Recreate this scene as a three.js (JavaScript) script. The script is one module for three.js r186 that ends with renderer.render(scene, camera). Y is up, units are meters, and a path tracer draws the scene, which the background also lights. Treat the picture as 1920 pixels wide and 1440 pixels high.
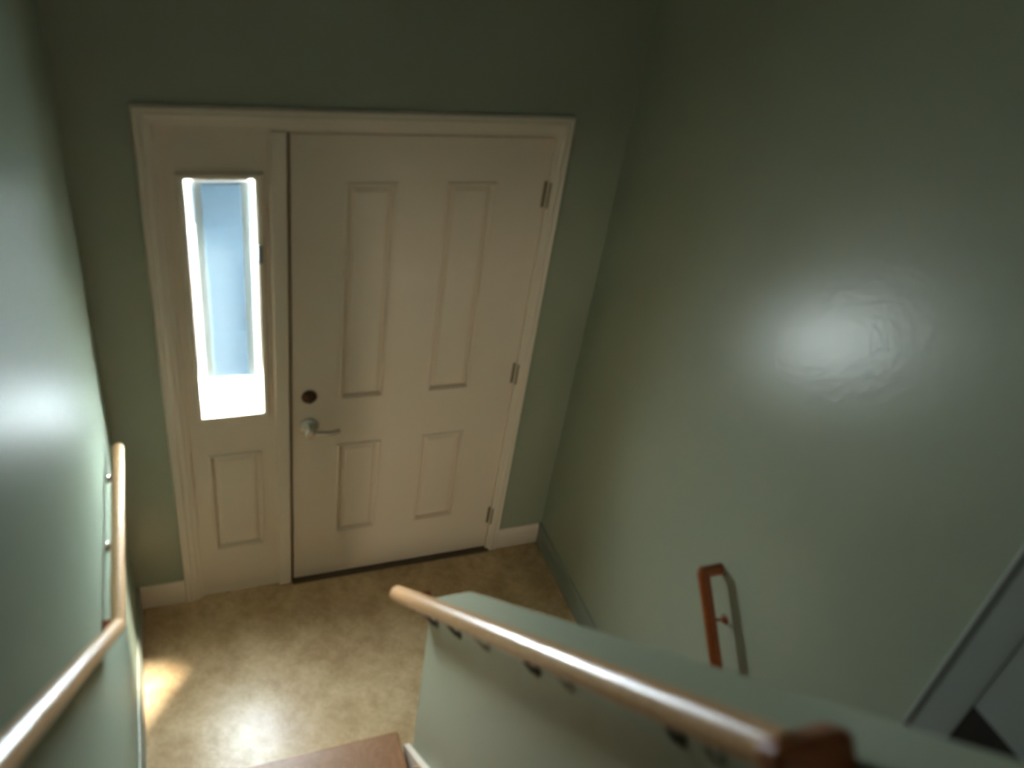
import * as THREE from 'three';
import { RectAreaLightUniformsLib } from 'three/addons/lights/RectAreaLightUniformsLib.js';
import { RoundedBoxGeometry } from 'three/addons/geometries/RoundedBoxGeometry.js';
import { mergeGeometries } from 'three/addons/utils/BufferGeometryUtils.js';

// ---------------------------------------------------------------- camera, sky, sun, daylight, exposure
const scene = new THREE.Scene();
const camera = new THREE.PerspectiveCamera(49.1, 1920 / 1440, 0.05, 60);
camera.position.set(-0.3675, 2.9843, 2.6067);
camera.rotation.set(-0.6037, -0.4533, 0.1734, 'YXZ');
camera.focus = 30; camera.userData.fStop = 1.9;                    // the photograph is a little out of focus
scene.add(camera);

const renderer = new THREE.WebGLRenderer({ antialias: true });
renderer.toneMapping = THREE.LinearToneMapping;
renderer.toneMappingExposure = 1.07;
renderer.shadowMap.enabled = true;
RectAreaLightUniformsLib.init();

scene.background = new THREE.Color().setRGB(1.3, 1.45, 1.6);        // hazy bright sky

// hazy sun: falls through the gap below the blind
const sun = new THREE.DirectionalLight(new THREE.Color().setRGB(1, 0.92, 0.76), 165);
sun.position.set(-0.215 + 0.34 * 4, 1.06 + 1.0 * 4, -0.03 - 0.345 * 4);
sun.target.position.set(-0.215, 1.06, -0.03);
sun.castShadow = true; sun.shadow.radius = 15; sun.shadow.mapSize.set(2048, 2048);
Object.assign(sun.shadow.camera, { left: -4, right: 4, top: 4, bottom: -4, near: 0.1, far: 20 });
scene.add(sun, sun.target);

// daylight through the sidelight of the front door
const daylight = new THREE.RectAreaLight(new THREE.Color().setRGB(0.79, 0.955, 1.0), 240, 0.215, 0.92);
daylight.position.set(-0.211, 1.43, -0.054); daylight.lookAt(-0.215, 1.43, 1);
scene.add(daylight);
// daylight through the window of the upper floor, behind the camera
const daylight2 = new THREE.RectAreaLight(new THREE.Color().setRGB(1.0, 0.80, 0.40), 0.9, 1.2, 1.1);
daylight2.position.set(1.2, 2.75, 5.3); daylight2.lookAt(1.2, 2.75, 0);
scene.add(daylight2);

// daylight through the window of the lower floor, coming up the flight on the right
const daylight3 = new THREE.RectAreaLight(new THREE.Color().setRGB(1.0, 0.90, 0.66), 11, 0.7, 1.1);
daylight3.position.set(0.82, -0.05, 5.3); daylight3.lookAt(0.82, -0.05, 0);
scene.add(daylight3);

// ---------------------------------------------------------------- measures
const XL = -0.633, XR = 1.189, HL = 0.272, HR = 0.392, UP = 1.33, TOP = 3.75, BACK = 5.2, LOW = -1.33;

// ---------------------------------------------------------------- helpers
let seed = 12345;
const rnd = () => { seed = (seed * 1664525 + 1013904223) >>> 0; return seed / 4294967296; };
const used = {};
const numbered = n => { const k = used[n] = (used[n] ?? -1) + 1; return k ? `${n}_${String(k).padStart(3, '0')}` : n; };
const shade = o => { o.traverse(c => { if (c.isMesh) { c.castShadow = true; c.receiveShadow = true; } }); return o; };
// metric uv from the dominant normal, so that textures keep their real size
function metric(g) {
  const p = g.attributes.position, n = g.attributes.normal, uv = new Float32Array(p.count * 2);
  for (let i = 0; i < p.count; i++) {
    const ax = Math.abs(n.getX(i)), ay = Math.abs(n.getY(i)), az = Math.abs(n.getZ(i));
    if (ax >= ay && ax >= az) { uv[2 * i] = p.getZ(i); uv[2 * i + 1] = p.getY(i); }
    else if (ay >= az) { uv[2 * i] = p.getX(i); uv[2 * i + 1] = p.getZ(i); }
    else { uv[2 * i] = p.getX(i); uv[2 * i + 1] = p.getY(i); }
  }
  g.setAttribute('uv', new THREE.BufferAttribute(uv, 2));
  return g;
}
const flat = g => { g = g.index ? g.toNonIndexed() : g; for (const k of Object.keys(g.attributes)) if (!['position', 'normal', 'uv'].includes(k)) g.deleteAttribute(k); g.clearGroups(); return g; };
const join = list => metric(mergeGeometries(list.map(flat)));
function box(x0, x1, y0, y1, z0, z1, r = 0) {
  const g = r ? new RoundedBoxGeometry(x1 - x0, y1 - y0, z1 - z0, 2, r) : new THREE.BoxGeometry(x1 - x0, y1 - y0, z1 - z0);
  return flat(g.translate((x0 + x1) / 2, (y0 + y1) / 2, (z0 + z1) / 2));
}
const poly = (pts, holes = []) => {
  const s = new THREE.Shape(pts.map(p => new THREE.Vector2(...p)));
  for (const h of holes) s.holes.push(new THREE.Path(h.map(p => new THREE.Vector2(...p))));
  return s;
};
const rect = (x0, x1, y0, y1) => [[x0, y0], [x1, y0], [x1, y1], [x0, y1]];
// shape in x,y pulled from z0 to z1
const slabXY = (shape, z0, z1, bevel = 0) => flat(new THREE.ExtrudeGeometry(shape, { depth: z1 - z0 - 2 * bevel, bevelEnabled: bevel > 0, bevelThickness: bevel, bevelSize: bevel, bevelOffset: -bevel, bevelSegments: 2 }).translate(0, 0, z0 + bevel));
// shape in z,y pulled from x0 to x1
const slabZY = (shape, x0, x1, bevel = 0) => flat(new THREE.ExtrudeGeometry(shape, { depth: x1 - x0 - 2 * bevel, bevelEnabled: bevel > 0, bevelThickness: bevel, bevelSize: bevel, bevelOffset: -bevel, bevelSegments: 3, curveSegments: 12 }).translate(0, 0, bevel).rotateY(-Math.PI / 2).translate(x1, 0, 0));
// raised field: a frustum of a rectangle, from z0 (outer) to z1 (inner, inset by s)
function raised(x0, x1, y0, y1, z0, z1, s) {
  const o = [[x0, y0, z0], [x1, y0, z0], [x1, y1, z0], [x0, y1, z0]], i = [[x0 + s, y0 + s, z1], [x1 - s, y0 + s, z1], [x1 - s, y1 - s, z1], [x0 + s, y1 - s, z1]], v = [];
  const quad = (a, b, c, d) => v.push(...a, ...b, ...c, ...a, ...c, ...d);
  quad(...i);
  for (let k = 0; k < 4; k++) quad(o[k], o[(k + 1) % 4], i[(k + 1) % 4], i[k]);
  const zb = z0 - 0.006, b = o.map(([x, y]) => [x, y, zb]);
  for (let k = 0; k < 4; k++) quad(b[k], b[(k + 1) % 4], o[(k + 1) % 4], o[k]);
  quad(b[3], b[2], b[1], b[0]);
  const g = new THREE.BufferGeometry(); g.setAttribute('position', new THREE.Float32BufferAttribute(v, 3)); g.computeVertexNormals();
  return metric(g);
}
// moulding: a profile [across, height] swept with mitres along points in the x,y plane; across points to the left of travel
function moulding(pts, profile, z, closed = false) {
  const n = pts.length, rows = [];
  for (let i = 0; i < n; i++) {
    const a = pts[(i - 1 + n) % n], b = pts[i], c = pts[(i + 1) % n];
    let d1 = [b[0] - a[0], b[1] - a[1]], d2 = [c[0] - b[0], c[1] - b[1]];
    if (!closed && i === 0) d1 = d2; if (!closed && i === n - 1) d2 = d1;
    const u = ([x, y]) => { const l = Math.hypot(x, y); return [-y / l, x / l]; }, n1 = u(d1), n2 = u(d2);
    const m = [n1[0] + n2[0], n1[1] + n2[1]], k = 2 / (m[0] * m[0] + m[1] * m[1]);
    rows.push(profile.map(([w, h]) => [b[0] + m[0] * k * w, b[1] + m[1] * k * w, z + h]));
  }
  const v = [], q = (a, b, c, d) => v.push(...a, ...b, ...c, ...a, ...c, ...d);
  for (let i = 0; i < (closed ? n : n - 1); i++) for (let j = 0; j < profile.length; j++) {
    const A = rows[i], B = rows[(i + 1) % n], j2 = (j + 1) % profile.length;
    q(A[j], B[j], B[j2], A[j2]);
  }
  if (!closed) for (const [r, s] of [[rows[0], 1], [rows[n - 1], 0]]) for (let j = 1; j < profile.length - 1; j++) v.push(...(s ? [...r[0], ...r[j], ...r[j + 1]] : [...r[0], ...r[j + 1], ...r[j]]));
  const g = new THREE.BufferGeometry(); g.setAttribute('position', new THREE.Float32BufferAttribute(v, 3)); g.computeVertexNormals();
  return metric(g);
}
function tube(points, r, seg = 20, capped = true) {
  const path = new THREE.CurvePath(), P = points.map(p => new THREE.Vector3(...p));
  for (let i = 0; i < P.length - 1; i++) path.add(new THREE.LineCurve3(P[i], P[i + 1]));
  const list = [];
  for (let i = 0; i < P.length - 1; i++) {
    const d = P[i + 1].clone().sub(P[i]), g = new THREE.CylinderGeometry(r, r, d.length(), seg, 1, !capped);
    g.applyQuaternion(new THREE.Quaternion().setFromUnitVectors(new THREE.Vector3(0, 1, 0), d.clone().normalize()));
    list.push(flat(g.translate(...P[i].clone().add(P[i + 1]).multiplyScalar(0.5).toArray())));
  }
  for (let i = 1; i < P.length - 1; i++) list.push(flat(new THREE.SphereGeometry(r, seg, 12).translate(...P[i].toArray())));
  return mergeGeometries(list);
}
function lathe(profile, at, axis, seg = 28) {                         // profile [radius, along]
  const g = new THREE.LatheGeometry(profile.map(p => new THREE.Vector2(...p)), seg);
  g.applyQuaternion(new THREE.Quaternion().setFromUnitVectors(new THREE.Vector3(0, 1, 0), new THREE.Vector3(...axis).normalize()));
  return flat(g.translate(...at));
}
function mesh(name, geometry, material, parent) {
  const m = new THREE.Mesh(Array.isArray(geometry) ? join(geometry) : geometry, material);
  m.name = parent ? name : numbered(name);
  (parent || scene).add(m); return shade(m);
}
function structure(name, geometry, material) { const m = mesh(name, geometry, material); m.userData.kind = 'structure'; return m; }
function structureGroup(name) { const g = new THREE.Group(); g.name = numbered(name); g.userData.kind = 'structure'; scene.add(g); return g; }
function thing(name, label, category, at = [0, 0, 0], group) {
  const g = new THREE.Group(); g.name = numbered(name); g.position.set(...at); g.userData = { label, category };
  if (group) g.userData.group = group;
  scene.add(g); return g;
}

// ---------------------------------------------------------------- procedural textures
function noiseGrid(n, cell) {                                         // tileable value noise
  const m = Math.max(1, Math.round(n / cell)), a = Float32Array.from({ length: m * m }, rnd), out = new Float32Array(n * n), s = t => t * t * (3 - 2 * t);
  for (let y = 0; y < n; y++) for (let x = 0; x < n; x++) {
    const fx = x / n * m, fy = y / n * m, x0 = Math.floor(fx), y0 = Math.floor(fy), tx = s(fx - x0), ty = s(fy - y0), x1 = (x0 + 1) % m, y1 = (y0 + 1) % m;
    out[y * n + x] = (a[y0 * m + x0] * (1 - tx) + a[y0 * m + x1] * tx) * (1 - ty) + (a[y1 * m + x0] * (1 - tx) + a[y1 * m + x1] * tx) * ty;
  }
  return out;
}
function layered(n, cells) {
  const out = new Float32Array(n * n); let w = 0;
  for (const [c, k] of cells) { const g = noiseGrid(n, c); w += k; for (let i = 0; i < out.length; i++) out[i] += g[i] * k; }
  return out.map(v => v / w);
}
function texture(n, size, color, srgb = false) {
  const d = new Uint8Array(n * n * 4);
  for (let i = 0; i < n * n; i++) { const [r, g, b] = color(i); d[4 * i] = 255 * r; d[4 * i + 1] = 255 * g; d[4 * i + 2] = 255 * b; d[4 * i + 3] = 255; }
  const t = new THREE.DataTexture(d, n, n);
  t.wrapS = t.wrapT = THREE.RepeatWrapping; t.magFilter = THREE.LinearFilter; t.minFilter = THREE.LinearMipmapLinearFilter; t.generateMipmaps = true;
  if (srgb) t.colorSpace = THREE.SRGBColorSpace;
  t.repeat.set(1 / size, 1 / size); t.needsUpdate = true; return t;
}
const N = 512;
const peel = layered(N, [[6, 1], [13, 1.2], [40, 0.5], [128, 0.6]]);   // rolled paint, 0.4 m a tile
const peelMap = texture(N, 0.4, i => [peel[i], peel[i], peel[i]]);
const mottle = layered(N, [[4, 0.5], [11, 0.8], [30, 1], [85, 1.2]]);   // sheet floor, 0.6 m a tile
const mottleMap = texture(N, 0.6, i => { const t = Math.min(1, Math.max(0, (mottle[i] - 0.5) * 1.8 + 0.5)); return [0.755 + 0.14 * t, 0.625 + 0.15 * t, 0.465 + 0.15 * t]; }, true);
const mottleBump = texture(N, 0.6, i => [mottle[i], mottle[i], mottle[i]]);
const grainA = noiseGrid(N, 5), grainB = layered(N, [[60, 1], [20, 0.5]]);
const grain = i => { const x = i % N, y = (i / N) | 0; return 0.5 + 0.5 * Math.sin(22 * (grainB[i] + x / N * 3)) * 0.5 + 0.3 * (grainA[((y >> 4) % N) * N + x] - 0.5); };
const woodMap = (a, b, size) => { const t = texture(N, size, i => { const k = Math.min(1, Math.max(0, grain(i))); return [0, 1, 2].map(c => a[c] + (b[c] - a[c]) * k); }, true); return t; };

// ---------------------------------------------------------------- materials (Color.setRGB takes linear values)
const rgb = (r, g, b) => new THREE.Color().setRGB(r, g, b);
const std = o => new THREE.MeshStandardMaterial(o), phys = o => new THREE.MeshPhysicalMaterial(o);
const M = {
  wall: phys({ color: rgb(0.35, 0.375, 0.278), roughness: 0.31, specularIntensity: 1, bumpMap: peelMap, bumpScale: 0.0006 }),
  wallLeft: phys({ color: rgb(0.335, 0.385, 0.30), roughness: 0.43, specularIntensity: 0.01, bumpMap: peelMap, bumpScale: 0.0006 }),
  ceiling: std({ color: rgb(0.6, 0.59, 0.55), roughness: 0.9, bumpMap: peelMap, bumpScale: 0.002 }),
  trim: phys({ color: rgb(0.87, 0.74, 0.61), roughness: 0.36, bumpMap: peelMap, bumpScale: 0.0001 }),
  door: phys({ color: rgb(0.85, 0.71, 0.575), roughness: 0.4, bumpMap: peelMap, bumpScale: 0.0001 }),
  greyTrim: phys({ color: rgb(0.30, 0.31, 0.28), roughness: 0.4, bumpMap: peelMap, bumpScale: 0.0001 }),
  baseGreen: phys({ color: rgb(0.26, 0.29, 0.235), roughness: 0.3, bumpMap: peelMap, bumpScale: 0.0002 }),
  floor: phys({ map: mottleMap, roughness: 0.26, specularIntensity: 0.6, bumpMap: mottleBump, bumpScale: 0.002 }),
  oak: phys({ map: woodMap([0.76, 0.56, 0.38], [0.86, 0.67, 0.49], 0.3), roughness: 0.3, clearcoat: 0.4, clearcoatRoughness: 0.25 }),
  paleOak: phys({ map: woodMap([0.88, 0.68, 0.48], [0.96, 0.78, 0.60], 0.3), roughness: 0.34, clearcoat: 0.4, clearcoatRoughness: 0.3 }),
  redOak: phys({ map: woodMap([0.50, 0.24, 0.08], [0.62, 0.33, 0.13], 0.3), roughness: 0.38, clearcoat: 0.3, clearcoatRoughness: 0.3 }),
  stair: phys({ map: woodMap([0.56, 0.38, 0.25], [0.66, 0.48, 0.34], 0.5), roughness: 0.38, clearcoat: 0.3, clearcoatRoughness: 0.3 }),
  darkFloor: phys({ map: woodMap([0.10, 0.075, 0.055], [0.16, 0.12, 0.09], 0.5), roughness: 0.5 }),
  nickel: std({ color: rgb(0.66, 0.62, 0.55), metalness: 1, roughness: 0.24 }),
  bronze: std({ color: rgb(0.09, 0.045, 0.025), metalness: 0.7, roughness: 0.45 }),
  hinge: std({ color: rgb(0.24, 0.18, 0.11), metalness: 0.5, roughness: 0.5 }),
  steel: std({ color: rgb(0.5, 0.47, 0.40), metalness: 0.9, roughness: 0.4 }),
  darkSteel: std({ color: rgb(0.16, 0.14, 0.11), metalness: 0.8, roughness: 0.4 }),
  rubber: std({ color: rgb(0.02, 0.02, 0.022), roughness: 0.7 }),
  strip: std({ color: rgb(0.34, 0.25, 0.16), roughness: 0.8 }),
  sill: std({ color: rgb(0.10, 0.06, 0.028), roughness: 0.5 }),
  glass: phys({ color: rgb(1, 1, 1), roughness: 0.02, transmission: 1, thickness: 0, ior: 1.5 }),
  slat: phys({ color: rgb(0.27, 0.37, 0.45), roughness: 0.9, transmission: 0.002, thickness: 0, specularIntensity: 0.3 }),
  tape: phys({ color: rgb(0.72, 0.88, 0.96), roughness: 0.9, transmission: 0.06, thickness: 0, specularIntensity: 0.3 }),
  blindWhite: phys({ color: rgb(0.8, 0.86, 0.9), roughness: 0.6, transmission: 0.1, thickness: 0 }),
  tab: std({ color: rgb(0.16, 0.17, 0.16), roughness: 0.5 }),
  concrete: std({ map: texture(N, 1.2, i => { const t = 0.62 + 0.25 * (mottle[i] - 0.5); return [t, t, t * 0.97]; }, true), roughness: 0.9 }),
};

// ---------------------------------------------------------------- the shell
// front wall, with the opening of the door unit down to the floor
const OX0 = -0.405, OX1 = 0.925, OY1 = 2.08;
structure('wall_front', [slabXY(poly([[XL - 0.15, LOW], [XR + 0.15, LOW], [XR + 0.15, TOP], [XL - 0.15, TOP]], [rect(OX0, OX1, -0.02, OY1)]), -0.15, 0)], M.wall);
structure('wall_left', [box(XL - 0.15, XL, LOW, TOP, 0, BACK)], M.wallLeft);
// right wall ends at the doorway of the upper floor
const DZ0 = 1.968, DZ1 = 2.72, DTOP = UP + 2.05;
structure('wall_right', [slabZY(poly([[0, LOW], [BACK, LOW], [BACK, TOP], [0, TOP]], [rect(DZ0, DZ1, UP, DTOP)]), XR, XR + 0.18)], M.wall);
structure('ceiling', [box(XL - 0.15, XR + 2.4, TOP, TOP + 0.15, -0.15, BACK + 0.15)], M.ceiling);
structure('floor', [box(XL, HR, -0.22, 0, -0.15, 0.96), box(HR, XR, -0.22, 0, -0.15, 0.93)], M.floor);
// the upper floor, open above the stairs
structure('floor_upper', [box(XL, HR, UP - 0.24, UP, 2.49, BACK), box(HR, XR, UP - 0.24, UP, 2.1, BACK), box(XR, XR + 0.3, UP - 0.24, UP, DZ0 - 0.06, DZ1 + 0.06)], M.darkFloor);
structure('floor_lower', [box(XL, XR, LOW - 0.15, LOW, 0, BACK)], M.floor);
// back wall of the upper floor with a window, and below
const BW = [0.6, 1.1, 2.2, 3.3], LW = [0.47, 1.17, -0.6, 0.5];
structure('wall_back', [slabXY(poly([[XL - 0.15, LOW], [XR + 0.2, LOW], [XR + 0.2, TOP], [XL - 0.15, TOP]], [rect(...BW), rect(...LW)]), BACK, BACK + 0.15)], M.wall);
for (const [name, BW_] of [['window_2', BW], ['window_3', LW]]) {
  const w = structureGroup(name), BW = BW_;
  mesh('window_frame', [slabXY(poly(rect(BW[0] - 0.05, BW[1] + 0.05, BW[2] - 0.05, BW[3] + 0.05), [rect(BW[0] + 0.03, BW[1] - 0.03, BW[2] + 0.03, BW[3] - 0.03)]), BACK - 0.02, BACK + 0.05)], M.trim, w);
  mesh('pane', [box(BW[0] + 0.03, BW[1] - 0.03, BW[2] + 0.03, BW[3] - 0.03, BACK + 0.02, BACK + 0.024)], M.glass, w);
}
// half wall between the two flights: flat-topped end, then parallel to the stairs
const capY = z => 0.965 + 0.943 * (z - 1.0);
structure('half_wall', [slabZY(poly([[1.0, LOW], [2.1, LOW], [2.1, UP], [2.42, UP], [2.42, capY(2.42)], [1.045, capY(1.045)], [1.015, 0.978], [1.0, 0.955]]), HL, HR, 0.006)], M.wall);

// ---------------------------------------------------------------- baseboards
const baseProfile = [[0, 0], [0.015, 0], [0.015, 0.085], [0.011, 0.105], [0.006, 0.118], [0, 0.12]];       // [thickness, height]
function baseAlongZ(x, dir, z0, z1, y = 0) {                            // runs along z on the wall at x
  const s = poly(baseProfile.map(([t, h]) => [t, h]));
  const g = flat(new THREE.ExtrudeGeometry(s, { depth: z1 - z0, bevelEnabled: false }));
  if (dir < 0) { g.scale(-1, 1, 1); const p = g.attributes.position.array; for (let i = 0; i < p.length; i += 9) for (let k = 0; k < 3; k++) [p[i + 3 + k], p[i + 6 + k]] = [p[i + 6 + k], p[i + 3 + k]]; g.computeVertexNormals(); }
  return g.translate(x, y, z0);
}
function baseAlongX(x0, x1) {                                           // on the front wall
  return flat(new THREE.ExtrudeGeometry(poly(baseProfile.map(([t, h]) => [-t, h])), { depth: x1 - x0, bevelEnabled: false })).rotateY(Math.PI / 2).translate(x0, 0, 0);
}
structure('baseboard_left', [baseAlongZ(XL, 1, 0.0, 0.93)], M.baseGreen);
structure('baseboard_right', [baseAlongZ(XR, -1, 0.0, 0.93)], M.baseGreen);
structure('baseboard_front', [baseAlongX(XL + 0.015, -0.447), baseAlongX(0.963, XR - 0.015)], M.trim);

// ---------------------------------------------------------------- door unit
const CX0 = -0.447, CX1 = 0.963, CY1 = 2.12;
// casing profile: across (towards the opening is positive), height off the wall
const casing = [[0, -0.001], [0, 0.012], [0.006, 0.02], [0.016, 0.018], [0.026, 0.021], [0.036, 0.014], [0.05, 0.013], [0.056, 0.010], [0.058, -0.001]];
{
  // travel so that the opening lies on the left: up the right side, across to the left, down the left side
  const t = structureGroup('trim_1');
  mesh('door_casing', moulding([[CX1, 0], [CX1, CY1], [CX0, CY1], [CX0, 0]], casing, 0), M.trim, t);
}
{
  const f = structureGroup('trim_2');                                   // frame of the door unit: jambs, head, mullion, threshold
  mesh('door_frame', [box(OX0, -0.375, 0, OY1, -0.15, 0.006, 0.002), box(0.916, OX1, 0, OY1, -0.15, 0.004, 0.002), box(-0.38, 0.92, 2.046, OY1, -0.15, 0.006, 0.002), box(-0.375, -0.05, 0, 0.03, -0.15, -0.004)], M.trim, f);
  mesh('mullion', [box(-0.062, -0.009, 0, 2.05, -0.15, 0.014, 0.006)], M.trim, f);
  mesh('weatherstrip', [box(-0.009, 0.004, 0.012, 2.046, -0.06, -0.022), box(0.004, 0.914, 2.040, 2.047, -0.06, -0.022)], M.strip, f);
  mesh('threshold', [box(-0.004, 0.92, 0, 0.012, -0.15, 0.022, 0.003)], M.sill, f);
}
const panelRects = [[0.180, 0.358, 0.985, 1.878], [0.530, 0.712, 0.985, 1.878], [0.180, 0.358, 0.262, 0.760], [0.530, 0.718, 0.262, 0.760]];
const ogee = [[0, 0.001], [0.003, 0.006], [0.008, 0.006], [0.013, 0.000], [0.017, -0.011], [0.018, -0.015], [0, -0.015]];
{
  const d = structureGroup('door_1');
  const Z = -0.004, holes = panelRects.map(r => rect(...r));
  mesh('door_slab', [slabXY(poly(rect(0.003, 0.911, 0.014, 2.037), holes), Z - 0.016, Z), box(0.003, 0.911, 0.014, 2.037, Z - 0.045, Z - 0.016)], M.door, d);
  for (const r of panelRects) {
    const p = mesh('panel', raised(r[0] + 0.016, r[1] - 0.016, r[2] + 0.016, r[3] - 0.016, Z - 0.014, Z - 0.002, 0.020), M.door, d);
    mesh('panel_moulding', moulding(rect(...r), ogee, Z, true), M.door, p);
  }
  for (const y of [1.83, 1.04, 0.225]) {
    const h = mesh('hinge', [flat(new THREE.CylinderGeometry(0.0075, 0.0075, 0.1, 14).translate(0.914, y, 0.006)), box(0.893, 0.913, y - 0.05, y + 0.05, Z - 0.002, Z + 0.002)], M.hinge, d);
    mesh('hinge_pin', [flat(new THREE.SphereGeometry(0.006, 10, 8).translate(0.914, y + 0.052, 0.006)), flat(new THREE.SphereGeometry(0.006, 10, 8).translate(0.914, y - 0.052, 0.006))], M.hinge, h);
  }
  const bolt = mesh('deadbolt', [lathe([[0.0001, 0], [0.029, 0], [0.029, 0.006], [0.024, 0.012], [0.0001, 0.013]], [0.066, 1.015, Z], [0, 0, 1])], M.bronze, d);
  mesh('thumb_turn', [box(0.060, 0.072, 0.998, 1.032, Z + 0.012, Z + 0.026, 0.003)], M.bronze, bolt);
  const rose = mesh('rose', [lathe([[0.0001, 0], [0.038, 0], [0.038, 0.006], [0.033, 0.011], [0.014, 0.014], [0.013, 0.04], [0.0001, 0.04]], [0.066, 0.872, Z], [0, 0, 1])], M.nickel, d);
  const lev = new THREE.CatmullRomCurve3([[0.060, 0.876, Z + 0.048], [0.085, 0.876, Z + 0.052], [0.115, 0.872, Z + 0.052], [0.145, 0.866, Z + 0.049], [0.172, 0.868, Z + 0.044]].map(p => new THREE.Vector3(...p)));
  mesh('lever', [flat(new THREE.TubeGeometry(lev, 24, 0.0085, 12)), flat(new THREE.SphereGeometry(0.0085, 14, 10).translate(0.172, 0.868, Z + 0.044)), lathe([[0.0001, 0], [0.014, 0], [0.024, 0.008], [0.026, 0.016], [0.022, 0.024], [0.012, 0.028], [0.0001, 0.029]], [0.066, 0.872, Z + 0.032], [0, 0, 1])], M.nickel, rose);
}
// sidelight: fixed panel with glass and a raised panel below
const G = [-0.312, -0.112, 0.976, 1.882];                               // visible glass
{
  const w = structureGroup('window_1');
  const Z = -0.006, gl = rect(G[0] - 0.012, G[1] + 0.012, G[2] - 0.012, G[3] + 0.012), low = [-0.312, -0.112, 0.262, 0.775];
  mesh('sidelight_panel', [slabXY(poly(rect(-0.376, -0.060, 0.03, 2.048), [gl, rect(...low)]), Z - 0.03, Z),
    box(low[0] - 0.005, low[1] + 0.005, low[2] - 0.005, low[3] + 0.005, Z - 0.04, Z - 0.016)], M.door, w);
  const p = mesh('panel', raised(low[0] + 0.016, low[1] - 0.016, low[2] + 0.016, low[3] - 0.016, Z - 0.014, Z - 0.002, 0.020), M.door, w);
  mesh('panel_moulding', moulding(rect(...low), ogee, Z, true), M.door, p);
  // raised glazing frame, its outer edge 2.5 cm out from the glass
  const glaze = [[-0.030, -0.001], [-0.030, 0.008], [-0.025, 0.014], [-0.010, 0.012], [-0.003, 0.002], [0, -0.008], [-0.012, -0.03]];
  const gf = mesh('glazing_frame', moulding(rect(...G), glaze, Z, true), M.trim, w);
  mesh('blind_slider', [box(G[1] + 0.006, G[1] + 0.020, 1.60, 1.665, Z + 0.010, Z + 0.024, 0.003)], M.tab, gf);
  mesh('pane', [box(G[0] - 0.01, G[1] + 0.01, G[2] - 0.01, G[3] + 0.01, Z - 0.012, Z - 0.009)], M.glass, w);
  mesh('pane', [box(G[0] - 0.01, G[1] + 0.01, G[2] - 0.01, G[3] + 0.01, Z - 0.036, Z - 0.033)], M.glass, w);
  mesh('outer_frame', moulding(rect(...G), [[-0.05, -0.042], [-0.05, -0.030], [-0.004, -0.030], [-0.004, -0.042]], Z, true), M.trim, w);
}
{
  const b = thing('window_blind', 'pale blue mini blind of narrow slats between the panes of the sidelight', 'blind', [0, 0, -0.027]);
  const x0 = -0.296, x1 = -0.122, top = 1.882, bottom = 1.125, n = 60, pitch = (top - bottom - 0.012) / n;
  const slat = new THREE.BufferGeometry();
  { // slightly arched slat, 13 mm deep, tilted nearly shut
    const rows = 5, v = [], idx = [], t = -1.36;
    for (let i = 0; i < rows; i++) { const s = (i / (rows - 1) - 0.5), dz = s * 0.0138 * Math.cos(t), dy = s * 0.0138 * Math.sin(t), bow = 0.0009 * (1 - 4 * s * s); for (const x of [x0, x1]) v.push(x, dy + bow * Math.cos(t), dz - bow * Math.sin(t)); }
    for (let i = 0; i < rows - 1; i++) idx.push(2 * i, 2 * i + 1, 2 * i + 3, 2 * i, 2 * i + 3, 2 * i + 2);
    slat.setAttribute('position', new THREE.Float32BufferAttribute(v, 3)); slat.setIndex(idx); slat.computeVertexNormals(); metric(slat);
  }
  for (let i = 0; i < n; i++) mesh('slat', slat, M.slat, b).position.y = top - 0.012 - (i + 0.5) * pitch;
  mesh('bottom_rail', [box(x0, x1, bottom - 0.008, bottom, -0.005, 0.005, 0.002)], M.blindWhite, b);
  mesh('head_rail', [box(x0, x1, top - 0.012, top, -0.006, 0.006, 0.002)], M.blindWhite, b);
  for (const x of [x0 + 0.016, x1 - 0.016]) mesh('ladder_tape', [box(x - 0.012, x + 0.012, bottom, top - 0.01, 0.0042, 0.0046)], M.tape, b);
  for (const x of [x0 + 0.002, x1 - 0.002]) mesh('lift_cord', tube([[x, bottom, 0.0062], [x, top - 0.01, 0.0062]], 0.0008, 6), M.tab, b);
}

// ---------------------------------------------------------------- stairs
function flight(name, label, x0, x1, zs, y0, rise, run, n) {
  const s = thing(name, label, 'stairs');
  for (let i = 0; i < n; i++) {
    const y = y0 + rise * (i + (rise > 0 ? 1 : 0)), z = zs + run * i;
    mesh('riser', [box(x0, x1, Math.min(y, y - Math.abs(rise)), y - 0.03, z + 0.025, z + 0.04)], M.stair, s);
    if (i < n - 1 || rise < 0) mesh('tread', [box(x0, x1, y - 0.03 - (rise < 0 ? -rise : 0), y - (rise < 0 ? -rise : 0), z + (rise < 0 ? 0.02 : 0), z + run + 0.03, 0.012)], M.stair, s);
  }
  return s;
}
const NR = 7, RISE = UP / NR, RUN = 0.252;
flight('staircase', 'brown wooden stair flight climbing beside the half wall, lowest tread at the landing', XL + 0.022, HL - 0.04, 0.94, 0, RISE, RUN, NR);
flight('staircase', 'brown wooden stair flight going down behind the half wall', HR + 0.004, XR - 0.022, 0.91, 0, -RISE, RUN, NR);
// sloping skirt boards of the upper flight
const skirt = (x0, x1) => [slabZY(poly([[0.975, 0], [1.3, 0], [2.60, UP - 0.2], [2.60, UP + 0.1], [2.40, UP + 0.1], [0.975, 0.145]]), x0, x1, 0.003)];
structure('trim_3', skirt(XL + 0.002, XL + 0.022), M.baseGreen);
structure('trim_4', skirt(HL - 0.024, HL - 0.002), M.trim);

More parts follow.
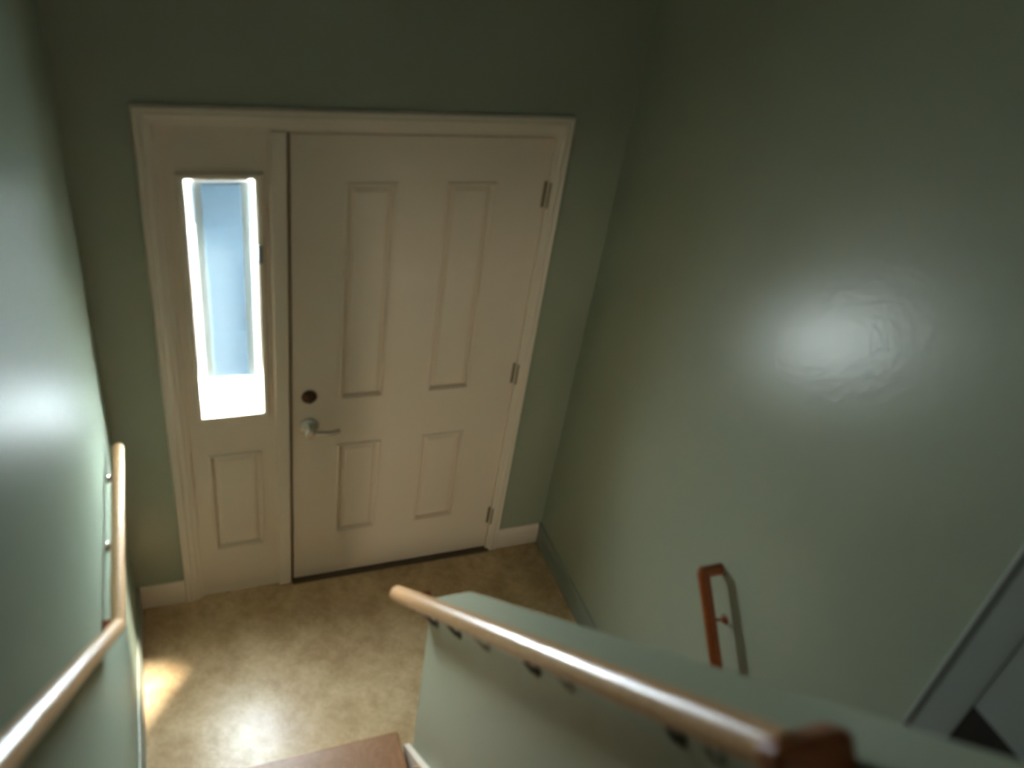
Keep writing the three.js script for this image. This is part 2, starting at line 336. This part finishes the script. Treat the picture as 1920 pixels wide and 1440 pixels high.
// ---------------------------------------------------------------- handrails
function bracket(parent, rail, wallX, dirX, m, drop = 0.055, r = 0.017) {
  const [x, y, z] = rail, yb = y - drop, k = r / 0.017;
  return mesh('bracket', [lathe([[0.0001, 0], [0.017, 0], [0.016, 0.004], [0.009, 0.009], [0.0001, 0.011]].map(([a, b]) => [a * k, b]), [wallX, yb, z], [dirX, 0, 0], 18),
    tube([[wallX, yb, z], [wallX + dirX * 0.012, yb, z], [x, y - 0.012, z]], 0.0055, 10)], m, parent);
}
{ // left wall: a level rail on the landing, then a rail up the stairs; each turns back to the wall at the corner
  const x = XL + 0.038, r = 0.019;
  const h = thing('handrail', 'light oak handrail on the left wall, level near the door then bending up the stairs', 'handrail');
  const A = [x, 1.045, 0.22], B = [x, 1.022, 0.945], C = [x, 1.022 + 1.40, 0.945 + 1.40];
  mesh('level_rail', [tube([A, B], r), flat(new THREE.SphereGeometry(r, 18, 12).translate(...A))], M.paleOak, h);
  mesh('sloping_rail', [tube([B, C], r), flat(new THREE.SphereGeometry(r, 18, 12).translate(...B))], M.paleOak, h);
  mesh('wall_return', [box(XL, x + 0.004, 0.992, 1.036, 0.925, 0.962, 0.008)], M.redOak, h);
  for (const z of [0.30, 0.60]) bracket(h, [x, 1.045 - (z - 0.22) * 0.0317, z], XL, 1, M.nickel);
  for (const d of [0.24, 0.86]) bracket(h, [x, 1.022 + d, 0.945 + d], XL, 1, M.nickel);
}
{ // half wall
  const x = 0.2, r = 0.026, S = [x, 0.878, 0.892], E = [x, 2.19, 2.272], at = t => S.map((s, i) => s + (E[i] - s) * t);
  const h = thing('handrail', 'round oak handrail with bright sheen climbing along the top of the half wall', 'handrail');
  mesh('rail', [tube([S, E], r, 28), flat(new THREE.SphereGeometry(r, 24, 14).translate(...S))], M.oak, h);
  // square-cut returns to the half wall at both ends
  mesh('wall_return', [box(x + 0.01, HL + 0.004, 0.925, 0.965, 0.97, 1.012, 0.006)], M.redOak, h);
  mesh('wall_return', [flat(new RoundedBoxGeometry(HL - x + 0.032, 0.055, 0.05, 3, 0.014).rotateX(-0.756).translate((HL + x - 0.03) / 2 - 0.001, E[1] - 0.005, E[2] + 0.006))], M.redOak, h);
  for (const z of [1.07, 1.241, 1.656, 2.069]) bracket(h, at((z - S[2]) / (E[2] - S[2])), HL, -1, M.darkSteel, 0.118, 0.016);
  for (const z of [1.418, 1.78, 2.138]) bracket(h, at((z - S[2]) / (E[2] - S[2])), HL, -1, M.nickel, 0.118, 0.014);
}
{ // right wall, above the flight going down
  const x = XR - 0.069, r = 0.02, S = [x, 1.05, 1.17], E = [x, 1.05 - 1.4, 1.17 + 1.4 / 1.1], at = t => S.map((s, i) => s + (E[i] - s) * t);
  const h = thing('handrail', 'reddish brown handrail on the right wall, running down behind the half wall', 'handrail');
  mesh('rail', [tube([S, E], r, 24), flat(new THREE.SphereGeometry(r, 20, 12).translate(...S))], M.redOak, h);
  mesh('wall_return', [tube([S, [XR, S[1], S[2]]], r * 0.95)], M.redOak, h);
  for (const t of [0.075, 0.8]) bracket(h, at(t), XR, -1, M.redOak, 0.03);
}

// ---------------------------------------------------------------- doorway on the upper floor, right wall
{
  const t = structureGroup('trim_5');
  const prof = [[0, -0.001], [0, 0.018], [0.008, 0.022], [0.022, 0.014], [0.085, 0.011], [0.098, 0.009], [0.1, -0.001]];
  // built in x,y then turned onto the wall at x = XR, facing -x; travels with the opening on its left
  const turn = g => metric(g.applyMatrix4(new THREE.Matrix4().makeBasis(new THREE.Vector3(0, 0, 1), new THREE.Vector3(0, 1, 0), new THREE.Vector3(-1, 0, 0)).setPosition(XR, 0, 0)));
  mesh('doorway_casing', turn(moulding([[DZ1 + 0.1, UP], [DZ1 + 0.1, DTOP + 0.1], [1.895, DTOP + 0.1], [1.895, 0.85]], prof, 0)), M.greyTrim, t);
  mesh('jamb', [box(XR, XR + 0.18, UP, DTOP, DZ0 - 0.016, DZ0), box(XR, XR + 0.18, UP, DTOP, DZ1 - 0.001, DZ1 + 0.016)], M.greyTrim, t);
  const d = structureGroup('door_2');
  mesh('door_slab', [box(XR - 0.006, XR + 0.045, UP + 0.008, DTOP - 0.003, DZ0 + 0.002, DZ1 - 0.002)], M.greyTrim, d);
  mesh('kick_plate', [box(XR - 0.0075, XR - 0.005, UP + 0.012, 1.5, DZ0 + 0.003, DZ1 - 0.003)], M.darkFloor, d);
}
// outside
structure('porch', [box(-3, 3, -0.3, -0.16, -4, -0.15)], M.concrete);

renderer.render(scene, camera);
